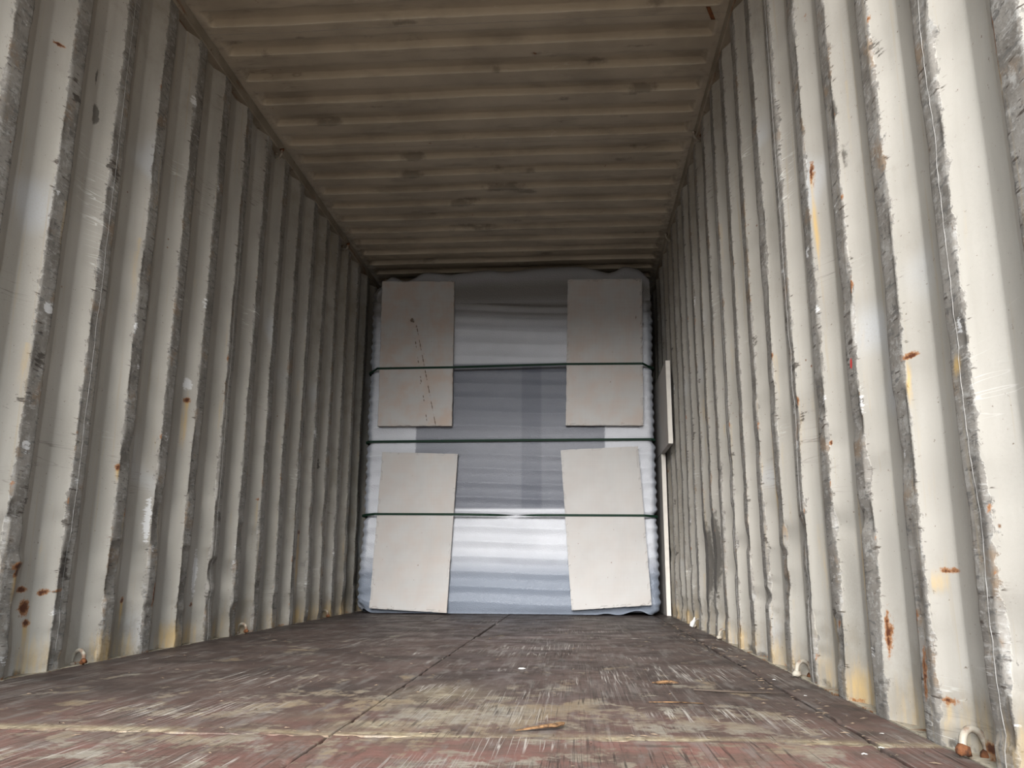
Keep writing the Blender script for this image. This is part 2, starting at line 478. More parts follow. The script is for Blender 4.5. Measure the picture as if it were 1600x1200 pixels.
MAT_SPL = simple('splintered_wood', (0.17, 0.095, 0.045), 0.8, 0.2, 90, 1.0, (0.035, 0.02, 0.012), 0.5, 120, 0.003)
MAT_DSPL = simple('dirty_dark_stick', (0.06, 0.045, 0.035), 0.85, 0.2, 60, 0.5)
MAT_CHIP = simple('white_foam_crumb', (0.52, 0.51, 0.48), 0.8, 0.2, 60, 0.2)

# ------------------------------------------------------------------ the outdoors below the door sill
gv, gf = box_vf(-30, 30, -40, Y0-0.25, -1.46, -1.26)
tag(mesh_obj('ground', gv, gf, MAT_OUT, smooth=False), kind='structure')

# ------------------------------------------------------------------ side walls
PITCH_W = 0.2775
def profile_stations(n_pitch, c_far0):
    """list of (y, depth 0..1, crest mask) for n_pitch corrugations, first crest's far edge at c_far0"""
    e = 0.006
    crest, slope = 0.0725, 0.068
    seq = [(-crest+e, 0, 1), (-crest*0.72, 0, 1), (-crest*0.5, 0, 1), (-crest*0.28, 0, 1), (-e, 0, 1), (-0.0015, 0.02, .80),
           (e*0.7, 0.10, 0.40), (slope*0.30, 0.30, 0.08), (slope*0.65, 0.65, 0), (slope-e*0.7, 0.90, 0), (slope+0.001, 0.985, 0),
           (slope+e, 1, 0), (slope+0.018, 1, 0), (slope+0.035, 1, 0), (slope+0.052, 1, 0), (slope+0.069-e, 1, 0),
           (slope+0.069, 0.985, 0), (slope+0.069+e*0.7, 0.90, 0), (slope*1.35+0.069, 0.65, 0), (slope*1.75+0.069, 0.25, 0.12),
           (PITCH_W-crest-e*0.7, 0.10, 0.35), (PITCH_W-crest+0.0015, 0.02, 0.65)]
    out = []
    for k in range(n_pitch):
        for s, d, c in seq:
            out.append((c_far0+k*PITCH_W+s, d, c, k))
    return out

def build_wall(side, far0_ref, feats, dents, seed):
    sgn = -1 if side == 'left' else 1
    # first far edge beyond the door end
    k0 = math.floor((far0_ref-Y0)/PITCH_W)
    first = far0_ref-(k0-0.0)*PITCH_W+0.0
    n = int((YB-first)/PITCH_W)+1
    st = [s for s in profile_stations(n, first) if s[0] > Y0 and s[0] < YB]
    ys = np.array([s[0] for s in st]); dd = np.array([s[1] for s in st]); cc = np.array([s[2] for s in st]); kk = np.array([s[3] for s in st])
    zt, nz = 2.66, 380
    zs = np.linspace(-0.004, zt, nz)
    Yg, Zg = np.meshgrid(ys, zs, indexing='ij')
    D = np.repeat(dd[:, None], nz, 1); CR = np.repeat(cc[:, None], nz, 1); K = np.repeat(kk[:, None], nz, 1)
    # large-scale beating of the sheet and small knocks on every crest
    bow = (fbm(Yg*0.9+seed, Zg*0.9, seed, 3)-0.5)*0.016
    knock = (fbm(K*3.7+seed, Zg*7.0, seed+3, 4)-0.5)
    X = D*0.036 + bow*0.8 + (1-D)*np.clip(knock, 0, 1)*0.014
    wob = (fbm(K*5.1+9, Zg*6.0, seed+5, 4)-0.5)*0.006*(1-D*0.6)
    # a stronger working-over below 1.1 m
    low = sstep(1.3, 0.2, Zg)
    X = X+(1-D)*np.clip(fbm(K*2.1, Zg*9, seed+8, 3)-0.55, 0, 1)*0.05*low
    wob = wob*(1+0.6*low)
    Yw = Yg+wob
    for (dy, dz, ry, rz, dep) in dents:
        g = np.exp(-((Yg-dy)/ry)**2-((Zg-dz)/rz)**2)
        X = X+dep*g
    rust = np.zeros_like(X); yel = np.zeros_like(X); dirt = np.zeros_like(X); scr = np.zeros_like(X); red = np.zeros_like(X); scuff = np.zeros_like(X)
    def blob(A, y, z, ry, rz, amp=1.0, shear=0.0):
        q = ((Yg-y-shear*(Zg-z))/ry)**2+((Zg-z)/rz)**2
        np.maximum(A, amp*np.exp(-q), out=A)
    def drip(y, z, ln, wd, amp=0.7):
        t = (z-Zg)/ln
        a = np.where((t > 0) & (t < 1), (1-t)**0.7, 0)*np.exp(-((Yg-y)/(wd*(0.7+0.6*np.clip(t, 0, 1))))**2)
        np.maximum(yel, amp*a, out=yel)
    for (y, z, kind, *r) in feats:
        a = r[0] if r else 0.02; b = r[1] if len(r) > 1 else a
        if kind == 'rust': blob(rust, y, z, a, b, 1.15)
        elif kind == 'drip': blob(rust, y, z, a, 0.014, 1.1); drip(y, z, b, a*1.1, 0.95)
        elif kind == 'vert': blob(rust, y, z, a, b, 0.95); drip(y, z, b*4, a*1.6, 0.8)
        elif kind == 'brown': blob(dirt, y, z, a, b, 0.8); blob(rust, y, z, a*0.6, b*0.8, 0.35)
        elif kind == 'yellow': blob(yel, y, z, a, b, 0.85)
        elif kind == 'black': blob(scuff, y, z, a*1.3, b*1.2, 1.2); blob(dirt, y, z, a*.6, b*.7, .55)
        elif kind == 'blackness': blob(dirt, y, z, a, b, 1.2)  # black smears of dirt on the sheet
        elif kind == 'red': blob(red, y, z, a, b, 1.0)
        elif kind == 'scrape': blob(scr, y, z, a, b, 1.0)
    rg = np.random.default_rng(seed)
    crest_ks = sorted(set(kk.tolist()))
    for k in crest_ks:
        fe = first+k*PITCH_W
        for _ in range(9):          # scuffs on the crests
            z = rg.uniform(0.05, 2.5)
            if rg.random() < 0.62: blob(scuff, fe-rg.uniform(-.01, .09), z, rg.uniform(.015, .04), rg.uniform(.012, .07), rg.uniform(.6, 1.0), rg.uniform(-1, 1))
            else: blob(scr, fe-rg.uniform(0, .08), z, rg.uniform(.01, .03), rg.uniform(.012, .05), rg.uniform(.35, .7))
        for _ in range(4):          # rust at the crest's edges
            z = rg.uniform(0.02, 2.5)*rg.uniform(0.3, 1)
            ye = fe if rg.random() < 0.5 else fe-0.0725
            blob(rust, ye, z, rg.uniform(.003, .009), rg.uniform(.005, .030), rg.uniform(.35, .8))
            if rg.random() < 0.5: drip(ye-0.01, z, rg.uniform(.08, .3), 0.012, rg.uniform(.3, .7))
        # slope facing the door: yellow weeps and foot rust
        for _ in range(2):
            drip(fe-0.0725-rg.uniform(.01, .06), rg.uniform(.2, 1.6), rg.uniform(.15, .5), rg.uniform(.008, .02), rg.uniform(.25, .6))
        blob(rust, fe-rg.uniform(0, .2), 0.0, 0.05, 0.012, rg.uniform(.3, .6))
        blob(dirt, fe-rg.uniform(0, .25), 0.0, 0.06, 0.03, rg.uniform(.3, .7))
        blob(yel, fe-rg.uniform(0, .2), 0.03, 0.10, 0.09, rg.uniform(.4, .7))
    grime_and_shading = 0.30+0.55*sstep(0.30, 0.0, Zg)+0.35*sstep(1.9, 2.66, Zg)+0.35*sstep(3.5, 6.0, Yg)  # foot grime; browning at the top and far end paints in the light's falloff
    grime_and_shading = grime_and_shading*(fbm(Yg*5, Zg*2, seed+4, 3)+0.35)
    root = empty('wall_'+side, (sgn*(W+0.018), (Y0+YB)/2, 0))
    tag(root, kind='structure')
    ox = root.location.copy()
    co = np.stack([sgn*(W+X)-ox.x, Yw-ox.y, Zg], -1)
    # split into welded sheets, four corrugations each, at the middle of a crest
    seam_ref = 2.661-0.036 if side == 'left' else 1.5125-0.036
    seams = []
    s = seam_ref
    while s > Y0: s -= PITCH_W*4
    s += PITCH_W*4
    while s < YB:
        seams.append(s); s += PITCH_W*4
    cuts = [0]+[int(np.argmin(abs(ys-q))) for q in seams]+[len(ys)-1]
    for a, b in zip(cuts[:-1], cuts[1:]):
        if b-a < 2: continue
        sl = slice(a, b+1)
        nu = b-a+1
        at = {'crest': CR[sl], 'rust': rust[sl], 'yellow': yel[sl], 'dirt': dirt[sl], 'scrape': scr[sl], 'grime_and_shading': grime_and_shading[sl], 'redmark': red[sl], 'scuff': scuff[sl]}
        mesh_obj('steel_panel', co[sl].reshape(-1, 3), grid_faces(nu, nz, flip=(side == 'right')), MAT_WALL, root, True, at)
    for q in seams:
        i = int(np.argmin(abs(ys-q)))
        pts = [tuple(co[i, j]+np.array([-sgn*0.0004, (0.0009 if j % 2 else -0.0009), 0])) for j in range(0, nz, 3)]
        v, f = tube(pts, [0.0006+0.0002*math.sin(j*1.9) for j in range(len(pts))], 5)
        mesh_obj('weld_seam', v, f, MAT_SEAM, root, True)
    # outer skin face is never seen; top rail (square tube, set into the corrugation) and bottom rail with ledge
    v, f = box_vf(min(sgn*(W-0.003), sgn*(W+0.062))-ox.x, max(sgn*(W-0.003), sgn*(W+0.062))-ox.x, Y0-ox.y, YB-ox.y, 2.646, 2.709, 0.004)
    mesh_obj('top_rail', v, f, MAT_RAIL, root, False)
    v, f = box_vf(min(sgn*(W+0.0), sgn*(W+0.085))-ox.x, max(sgn*(W+0.0), sgn*(W+0.085))-ox.x, Y0-ox.y, YB-ox.y, -0.16, -0.002, 0.0)
    mesh_obj('bottom_rail', v, f, MAT_LEDGE, root, False)
    return root

LEFT_FEATS = [
    (2.493, 0.195, 'rust', .020, .030), (2.387, 0.320, 'rust', .030, .014), (2.387, 0.30, 'drip', .02, .12), (2.506, 0.150, 'drip', .018, .15),
    (2.47, 0.25, 'rust', .022, .010), (2.54, 0.24, 'rust', .012, .012), (2.60, 0.245, 'rust', .03, .005), (3.042, 0.199, 'drip', .012, .14),
    (3.09, 0.322, 'vert', .007, .035), (3.372, 1.031, 'drip', .018, .12), (2.860, 0.675, 'drip', .012, .07), (4.989, 0.533, 'drip', .022, .30),
    (4.989, 0.38, 'yellow', .03, .22), (2.520, 1.904, 'brown', .018, .060), (2.50, 2.03, 'brown', .010, .05), (2.273, 2.006, 'rust', .020, .008),
    (4.229, 0.673, 'rust', .012, .012), (4.229, 0.6, 'yellow', .012, .12), (3.616, 0.159, 'rust', .012, .010), (3.211, 0.212, 'rust', .006, .05),
    (3.0, 1.33, 'black', .012, .010), (3.02, 1.325, 'black', .006, .006), (2.98, 1.32, 'black', .006, .006),
    (2.36, 1.86, 'black', .035, .030), (2.63, 1.72, 'black', .03, .03), (2.36, 0.95, 'black', .03, .03), (2.07, 0.36, 'black', .05, .10),
    (2.36, 1.12, 'scrape', .03, .02), (3.37, 1.1, 'scrape', .03, .03), (3.12, 0.50, 'scrape', .02, .12), (3.62, 0.3, 'scrape', .02, .12),
    (3.37, 0.93, 'yellow', .015, .16), (2.62, 0.32, 'black', .03, .07), (5.3, 1.0, 'black', .02, .05), (3.75, 0.55, 'black', .04, .03)]
LEFT_DENTS = [(2.44, 0.20, 0.035, 0.055, 0.016), (2.40, 0.335, 0.05, 0.018, -0.012), (2.06, 0.33, 0.09, 0.14, 0.022),
              (2.37, 0.08, 0.06, 0.06, -0.008), (2.64, 0.33, 0.03, 0.08, 0.010), (2.36, 0.95, 0.03, 0.05, 0.010),
              (2.93, 0.75, 0.03, 0.06, 0.008), (3.2, 0.5, 0.04, 0.08, 0.010), (2.92, 0.3, 0.03, 0.05, 0.008)]
RIGHT_FEATS = [
    (1.684, 0.470, 'vert', .005, .030), (1.684, 0.44, 'drip', .010, .30), (1.705, 0.757, 'rust', .022, .007), (1.712, 0.70, 'yellow', .008, .06),
    (2.166, 0.466, 'vert', .006, .030), (2.166, 0.34, 'yellow', .014, .20), (2.254, 1.456, 'vert', .006, .050), (2.254, 1.3, 'yellow', .012, .14),
    (1.235, 1.174, 'vert', .004, .050), (1.700, 0.083, 'rust', .018, .005), (1.690, 0.078, 'drip', .016, .08), (1.765, 0.125, 'rust', .010, .060),
    (2.304, 0.183, 'rust', .010, .012), (3.030, 0.664, 'yellow', .012, .22), (3.03, 0.70, 'rust', .008, .020), (1.982, 0.182, 'rust', .008, .06),
    (1.484, 0.683, 'yellow', .018, .022), (1.484, 0.683, 'brown', .014, .016), (1.481, 0.775, 'brown', .010, .035), (2.033, 0.824, 'red', .006, .016),
    (2.250, 0.458, 'red', .006, .010), (1.663, 0.322, 'rust', .025, .005), (1.69, 0.3, 'yellow', .02, .03), (2.438, 0.218, 'yellow', .025, .10),
    (4.561, 0.357, 'blackness', .13, .26), (4.231, 0.417, 'blackness', .07, .22), (4.83, 0.30, 'blackness', .06, .20), (4.4, 0.18, 'blackness', .05, .14),
    (2.238, 1.957, 'rust', .010, .020), (1.575, 0.02, 'rust', .012, .02), (1.60, 0.015, 'rust', .03, .012), (2.32, 0.95, 'black', .025, .012),
    (2.55, 0.95, 'black', .03, .012), (2.02, 0.88, 'black', .025, .012), (2.57, 0.82, 'black', .02, .012), (2.0, 1.5, 'brown', .03, .04),
    (1.97, 1.36, 'brown', .02, .06), (2.52, 0.60, 'rust', .008, .012), (2.27, 0.66, 'rust', .006, .006), (3.07, 0.5, 'rust', .008, .012)]
RIGHT_DENTS = [(1.99, 0.35, 0.04, 0.16, 0.010), (2.26, 0.30, 0.03, 0.10, 0.008), (4.50, 0.35, 0.10, 0.20, 0.016), (4.24, 0.40, 0.06, 0.15, 0.014),
               (1.77, 0.25, 0.03, 0.12, 0.008), (1.49, 0.40, 0.03, 0.10, 0.008), (2.53, 1.75, 0.03, 0.30, 0.008), (2.82, 1.5, 0.04, 0.25, 0.008)]
wall_left = build_wall('left', 2.3835, LEFT_FEATS, LEFT_DENTS, 21)
wall_right = build_wall('right', 1.5130, RIGHT_FEATS, RIGHT_DENTS, 57)

# closed far end of the container, behind the goods
v, f = box_vf(-W-0.06, W+0.06, YB, YB+0.05, -0.1, 2.72, 0.0)
tag(mesh_obj('wall_back', v, f, simple('end_wall_paint', (0.4, 0.37, 0.31), 0.7), smooth=False), kind='structure')

# ------------------------------------------------------------------ roof
def build_roof():
    P = 0.2124
    LOW0 = 3.155            # door-side edge of a low flat
    sl, dep = 0.015, 0.033  # slope length, depth of the pressed ribs
    lowf = 0.098
    top = P-lowf-2*sl
    e = 0.0035
    seq = [(0.0025, 0.0), (lowf*0.25, 0), (lowf*0.5, 0), (lowf*0.75, 0), (lowf-e, 0), (lowf-0.001, 0.02), (lowf+e*0.7, 0.12), (lowf+sl*0.5, 0.5), (lowf+sl-e*0.7, 0.88),
           (lowf+sl+0.001, 0.98), (lowf+sl+e, 1), (lowf+sl+top*0.5, 1), (lowf+sl+top-e, 1), (lowf+sl+top-0.001, 0.98), (lowf+sl+top+e*0.7, 0.88),
           (P-sl*0.5, 0.5), (P-e*0.7, 0.12), (P-0.002, 0.02)]
    k0 = -int((LOW0-Y0)/P)
    ys, dd = [], []
    k = k0
    while LOW0+k*P < YB:
        for s, d in seq:
            y = LOW0+k*P+s
            if Y0 < y < YB: ys.append(y); dd.append(d)
        k += 1
    ys = np.array(ys); dd = np.array(dd)
    xs = np.concatenate([[-W-0.06, -W-0.03], np.linspace(-W, -W+0.10, 14), np.linspace(-W+0.12, W-0.12, 90), np.linspace(W-0.10, W, 14), [W+0.03, W+0.06]])
    Yg, Xg = np.meshgrid(ys, xs, indexing='ij')
    D = np.repeat(dd[:, None], len(xs), 1)
    end = sstep(W-0.028, W-0.058, abs(Xg))          # pressed ribs stop short of the side rails
    Z = H-0.003+D*dep*end+(fbm(Xg*1.3+4, Yg*1.3, 5, 3)-0.5)*0.014*end+(fbm(Xg*5, Yg*5, 15, 3)-0.5)*0.003*end
    Yw = Yg+(fbm(Xg*2.5, np.round(Yg/P)*3.3, 9, 3)-0.5)*0.007*end
    dirt = np.zeros_like(Z); rust = np.zeros_like(Z)
    rg = np.random.default_rng(5)
    spots = [(0.393, 3.485), (0.42, 3.70), (0.85, 3.785), (0.105, 4.857), (0.0, 4.86), (-0.258, 5.07), (-0.52, 4.64), (-0.262, 3.333), (-0.259, 3.18), (0.2, 4.9), (-0.45, 4.42), (0.8, 4.5), (0.6, 3.55), (-0.85, 4.0)]
    for x, y in spots: dirt = np.maximum(dirt, 0.8*np.exp(-((Xg-x)/0.10)**2-((Yg-y)/0.03)**2))
    for _ in range(110):
        x, y = rg.uniform(-1.1, 1.1), rg.uniform(2.6, 6.2)
        dirt = np.maximum(dirt, rg.uniform(.4, .75)*np.exp(-((Xg-x)/rg.uniform(.03, .12))**2-((Yg-y)/rg.uniform(.01, .03))**2))
    dirt = np.maximum(dirt, sstep(W-0.12, W-0.03, abs(Xg))*0.40)  # tone darkens towards the side rails
    dirt = dirt+0.18*sstep(4.0, 6, Yg)  # tone darkens towards the closed end
    for _ in range(70):
        x, y = rg.uniform(-1.1, 1.1), rg.uniform(2.6, 6.2)
        rust = np.maximum(rust, rg.uniform(.6, 1.0)*np.exp(-((Xg-x)/0.010)**2-((Yg-y)/0.006)**2))
    root = tag(empty('ceiling', (0, (Y0+YB)/2, H)), kind='structure')
    co = np.stack([Xg, Yw-root.location.y, Z-H], -1)
    # five ribs to a roof sheet
    seam = LOW0+P*0.2
    while seam > Y0: seam -= 5*P
    seam += 5*P
    cuts = [0]
    while seam < YB:
        cuts.append(int(np.argmin(abs(ys-seam)))); seam += 5*P
    cuts.append(len(ys)-1)
    nv = len(xs)
    for a, b in zip(cuts[:-1], cuts[1:]):
        if b-a < 2: continue
        sl_ = slice(a, b+1)
        mesh_obj('roof_sheet', co[sl_].reshape(-1, 3), grid_faces(b-a+1, nv, flip=False), MAT_ROOF, root, True, {'dirt': dirt[sl_], 'rust': rust[sl_]})
    for a in cuts[1:-1]:
        pts = [tuple(co[a, j]+np.array([0, (0.001 if j % 2 else -0.001), -0.0003])) for j in range(2, nv-2)]
        v, f = tube(pts, 0.0008, 5)
        mesh_obj('weld_seam', v, f, MAT_SEAM, root, True)
build_roof()

# ------------------------------------------------------------------ plywood floor
def build_floor():
    v, f = box_vf(-W-0.02, W+0.02, Y0, YB, -0.16, -0.030)
    root = tag(mesh_obj('floor', v, f, MAT_SUB, smooth=False), kind='structure')
    rg = np.random.default_rng(3)
    def panel(x0, x1, y0, y1, seed, step=0.0115, redn=0.0, palen=0.0, lift=0.0):
        g = 0.0028
        x0 += g; x1 -= g; y0 += g*0.6; y1 -= g*0.6
        def ax(a, b):
            n = max(2, int((b-a)/step))
            q = np.linspace(a+0.004, b-0.004, n)
            return np.concatenate([[a, a+0.0015], q, [b-0.0015, b]])
        xs, ys = ax(x0, x1), ax(y0, y1)
        Xg, Yg = np.meshgrid(xs, ys, indexing='ij')
        Z = (fbm(Xg*2+seed, Yg*2, seed, 3)-0.5)*0.0035+(fbm(Xg*14, Yg*14, seed+2, 3)-0.5)*0.0016+lift
        ed = np.minimum(np.minimum(Xg-x0, x1-Xg), np.minimum(Yg-y0, y1-Yg))
        chipn = fbm(Xg*22, Yg*22, seed+7, 4)
        Z = Z-np.where(ed < 0.0004, 0.003, 0)-np.where(ed < 0.014, np.clip(chipn-0.56, 0, 1)*0.022, 0)
        # wear masks; pale fades and dark grows towards the far end
        pale = -0.12+0.55*fbm(Xg*1.6+3, Yg*1.1, 31, 4)
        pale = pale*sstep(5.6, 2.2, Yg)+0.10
        pale = pale+0.40*np.exp(-((Xg-0.25)/0.34)**2-((Yg-1.98)/0.27)**2)
        pale = pale+0.22*np.exp(-((Xg-0.75)/0.28)**2-((Yg-1.90)/0.18)**2)
        pale = pale+0.15*np.exp(-((Xg+0.35)/0.28)**2-((Yg-2.35)/0.5)**2)
        pale = pale-0.38*sstep(0.93, 1.04, Xg)-0.30*sstep(-0.85, -1.08, Xg)+palen
        tone = 0.85*np.exp(-((Yg-1.708)/0.026)**2)*sstep(0.25, 0.5, fbm(Xg*5, Yg*9, 77, 3))*(1 if y0 > 1.5 else 0)
        tone = np.maximum(tone, 0.55*np.exp(-((Xg-0.10)/0.17)**2-((Yg-1.90)/0.20)**2)*sstep(0.35, 0.65, fbm(Xg*9, Yg*9, 78, 4)))
        tone = np.maximum(tone, 0.35*np.exp(-((Xg-0.14)/0.12)**2-((Yg-2.25)/0.15)**2))
        red = np.full_like(Z, redn)*(0.35+0.9*fbm(Xg*4, Yg*4, 61, 3))+0.35*sstep(2.3, 1.8, Yg)*(1-redn)
        dark = 0.18*sstep(2.0, 4.0, Yg)+0.22*sstep(4.5, 6.0, Yg)  # darker towards the far end
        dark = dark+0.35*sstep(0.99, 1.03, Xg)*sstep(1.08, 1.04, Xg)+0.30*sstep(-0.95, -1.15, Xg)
        for _ in range(10):
            cx_, cy_ = rg.uniform(x0, x1), rg.uniform(y0, y1)
            dark = np.maximum(dark, rg.uniform(.25, .5)*np.exp(-((Xg-cx_)/rg.uniform(.02, .10))**2-((Yg-cy_)/rg.uniform(.02, .08))**2))
        # the long curved scrape across the right-hand sheets
        curve = 0.42+0.55*(1-((Yg-2.9)/2.6)**2)
        if x0 > -0.1: dark = np.maximum(dark, 0.55*np.exp(-((Xg-curve)/0.007)**2)*sstep(2.9, 3.2, Yg))
        nu, nv = Xg.shape
        vt = np.stack([Xg, Yg, Z], -1).reshape(-1, 3)
        fc = grid_faces(nu, nv, flip=False)
        # sides down to the joists
        loop = [i*nv for i in range(nu)]+[(nu-1)*nv+j for j in range(1, nv)]+[i*nv+nv-1 for i in range(nu-2, -1, -1)]+[j for j in range(nv-2, 0, -1)]
        base = len(vt)
        low = vt[loop].copy(); low[:, 2] = -0.028
        vt = np.concatenate([vt, low])
        m = len(loop); ar = np.arange(m); nx = (ar+1) % m; lp = np.array(loop)
        sd = np.stack([lp[ar], base+ar, base+nx, lp[nx]], -1)
        fc = np.concatenate([fc, sd])
        at = {}
        for nme, A in (('tone', tone), ('pale', pale), ('redness', red), ('dark', dark)):
            flat = A.reshape(-1); at[nme] = np.concatenate([flat, flat[lp]])
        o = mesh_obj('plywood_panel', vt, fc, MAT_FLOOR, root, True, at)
        return o
    E = W-0.003
    panel(-E, 0, Y0, 1.680, 3, redn=0.80, palen=0.10)
    panel(0, 1.035, Y0, 1.684, 4, redn=0.80, palen=0.10, lift=0.001)
    panel(-E, 0, 1.680, 5.15, 5)
    panel(0, 1.045, 1.684, 4.105, 6)
    panel(0.007, 1.055, 4.105, YB, 7, step=0.02)
    panel(-0.42, 0.007, 5.15, YB, 8, step=0.02)
    panel(-E, -0.42, 5.15, YB, 9, step=0.02)
    panel(1.052, E, 1.684, 4.105, 10, lift=-0.001)
    panel(1.042, E, Y0, 1.684, 11, redn=0.6, lift=-0.001)
    panel(1.058, E, 4.105, YB, 12, step=0.02)
build_floor()

# ------------------------------------------------------------------ the wrapped stack of goods
YF = 6.10            # front face
SZ = [0.706, 1.266, 1.828]
def build_stack():
    root = empty('wrapped_stack', (0, YF+0.55, 0))
    tag(root, 'tall block of goods wrapped in milky foam sheet at the far end', 'wrapped goods')
    oy = YF+0.55
    # goods inside
    v, f = box_vf(-1.03, 1.03, -0.49, 0.5, 0.02, 2.50, 0.02)
    mesh_obj('inner_load', v, f, MAT_CRATE, root, False)
    # foam wrap: rounded rectangular section, pinched under the straps
    zs = np.concatenate([np.linspace(0.004, 2.46, 300), 2.46+0.09*np.sin(np.linspace(0.03, 1, 18)*math.pi/2)])
    nz = len(zs)
    # outline parameter: left side, corner, front, corner, right side
    nfr, ncr, nsd = 240, 12, 40
    left = [('l', t) for t in np.linspace(0, 1, nsd)]
    R_ = 0.055
    secs = []
    for t in np.linspace(0, 1, nsd, endpoint=False): secs.append((-1, 1-t, 0))
    for t in np.linspace(0, 1, ncr, endpoint=False): secs.append((-2, t, 0))
    for t in np.linspace(0, 1, nfr, endpoint=False): secs.append((0, t, 0))
    for t in np.linspace(0, 1, ncr, endpoint=False): secs.append((2, t, 0))
    for t in np.linspace(0, 1, nsd): secs.append((1, t, 0))
    nu = len(secs)
    P = np.zeros((nu, nz, 3)); dk = np.zeros((nu, nz)); md = np.zeros((nu, nz))
    pin = np.zeros(nz)
    for s in SZ: pin = np.maximum(pin, np.exp(-np.abs((zs-s)/0.022)**1.5))
    base_in = 0.05*np.exp(-(zs/0.03)**2)          # tucked under at the floor
    topr = np.where(zs > 2.46, 0.14*(1-np.cos(np.arcsin(np.clip((zs-2.46)/0.09, 0, 0.999)))), 0)
    for i, (kind, t, _) in enumerate(secs):
        scal_l = 0.006*np.sin(zs*2*math.pi/0.062+0.6)+0.006*(vnoise(zs*9, zs*0, 3)-.5)
        scal_r = 0.007*np.sin(zs*2*math.pi/0.066+2.0)+0.008*(vnoise(zs*9, zs*0, 4)-.5)
        XL = -(1.100+0.022*sstep(0.75, 0.1, zs))+scal_l+pin*0.022+topr*0.8+base_in*0.6
        XR = 1.090-scal_r*0.8-pin*0.020-topr*0.8-base_in
        XR = XR+0.010*sstep(1.6, 2.2, zs)
        YFR = np.full(nz, YF)+pin*0.010+base_in*0.4+topr*0.6
        if kind in (-1, 1):
            y = YFR+R_+t*(1.10-R_)
            x = XL if kind < 0 else XR
            P[i, :, 0] = x; P[i, :, 1] = y; P[i, :, 2] = zs
            u = x
        elif kind in (-2, 2):
            a = t*math.pi/2
            if kind == -2:
                x = XL+R_*(1-math.cos(a)); y = YFR+R_*(1-math.sin(a))
            else:
                x = XR-R_*(1-math.sin(a)); y = YFR+R_*(1-math.cos(a))
            P[i, :, 0] = x; P[i, :, 1] = y; P[i, :, 2] = zs
        else:
            x = (XL+R_)+(XR-XL-2*R_)*t
            P[i, :, 0] = x; P[i, :, 1] = YFR; P[i, :, 2] = zs
    X, Y, Z = P[..., 0], P[..., 1], P[..., 2]
    front = sstep(YF+0.09, YF+0.02, Y)
    hold = 1-0.85*pin[None, :]*np.ones_like(Y)
    # horizontal ripples of the sheet, drawn down by the strap tension higher up
    zz = Z+0.03*np.sin(X*2.2+0.6)*sstep(1.9, 2.5, Z)+0.004*np.sin(X*5)
    rip = np.sin(zz*math.pi/0.108+0.8+0.25*np.sin(X*3))
    amp = 0.0058*(0.7+0.6*fbm(X*1.5, Z*4, 8, 2))*sstep(2.62, 2.3, Z)
    rip2 = np.sin(zz*2*math.pi/0.058+X*1.5)*0.0035*sstep(2.05, 2.3, Z)
    Y = Y-front*(amp*(1-np.abs(rip))**0.8*2.2+rip2+(fbm(X*4, Z*7, 12, 3)-.5)*0.010)*hold
    # crinkles on the rounded corners
    corner = np.exp(-((np.abs(X)-1.07)/0.035)**2)
    cr = (fbm(X*10, Z*26, 19, 3)-0.5)*hold
    Y = Y+corner*cr*0.018; X = X+np.sign(X)*corner*cr*0.008
    # top edge hangs in uneven swells
    lift = sstep(2.40, 2.62, Z)
    Z = Z+lift*(0.006*np.sin(X*7+1.2))
    # bottom edge lifted and wavy towards the right
    lowm = sstep(0.16, 0.0, Z)
    Z = Z+lowm*front*(0.030*sstep(0.62, 0.8, X)*(0.5+0.5*np.sin(X*22))*sstep(1.06, 0.95, X)+0.05*sstep(-1.0, -1.12, X))
    P = np.stack([X, Y-oy, Z], -1)
    # darkness of what shows through the sheet
    dk = sstep(-0.720, -0.712, X)*sstep(0.722, 0.714, X)*sstep(0.752, 0.764, Z)*sstep(1.872, 1.862, Z)*front
    dk = dk*(0.78+0.08*sstep(0.085, 0.10, X)*sstep(0.25, 0.235, X)-0.14*sstep(1.55, 1.2, Z)*sstep(0.8, 1.3, Z))
    dk = np.maximum(dk, 0.70*sstep(1.88, 1.86, Z)*sstep(1.80, 1.82, Z)*sstep(-0.72, -0.71, X)*sstep(0.72, 0.71, X)*front)
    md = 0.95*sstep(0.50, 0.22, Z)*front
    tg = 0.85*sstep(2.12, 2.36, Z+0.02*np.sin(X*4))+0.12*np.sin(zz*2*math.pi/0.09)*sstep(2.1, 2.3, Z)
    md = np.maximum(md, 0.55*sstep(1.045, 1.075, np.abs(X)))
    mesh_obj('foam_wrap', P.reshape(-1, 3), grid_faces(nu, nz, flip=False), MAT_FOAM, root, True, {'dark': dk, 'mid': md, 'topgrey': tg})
    # lid of the wrap
    rim = P[:, -1, :]
    nb = 14
    lid = np.zeros((nu, nb, 3))
    for j in range(nb):
        s = j/(nb-1)
        lid[:, j, 0] = rim[:, 0]*(1-s)
        lid[:, j, 1] = rim[:, 1]*(1-s)+0.3*s
        lid[:, j, 2] = rim[:, 2]+0.006*math.sin(s*9)
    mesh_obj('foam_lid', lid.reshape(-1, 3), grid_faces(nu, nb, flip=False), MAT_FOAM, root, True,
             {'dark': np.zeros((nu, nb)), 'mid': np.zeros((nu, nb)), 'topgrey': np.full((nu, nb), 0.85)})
    # loose, wavy flap of sheet folded over along the top front edge
    nx_, ns = 220, 16
    xs = np.linspace(-1.055, 1.085, nx_)
    V = np.zeros((2, nx_, ns, 3))
    px_ = np.array([-1.06, -1.02, -.972, -.913, -.849, -.775, -.70, -.58, -.48, -.38, -.185, -.037, .11, .307, .53, .65, .775, .84, .888, .97, 1.045, 1.085, 1.12])
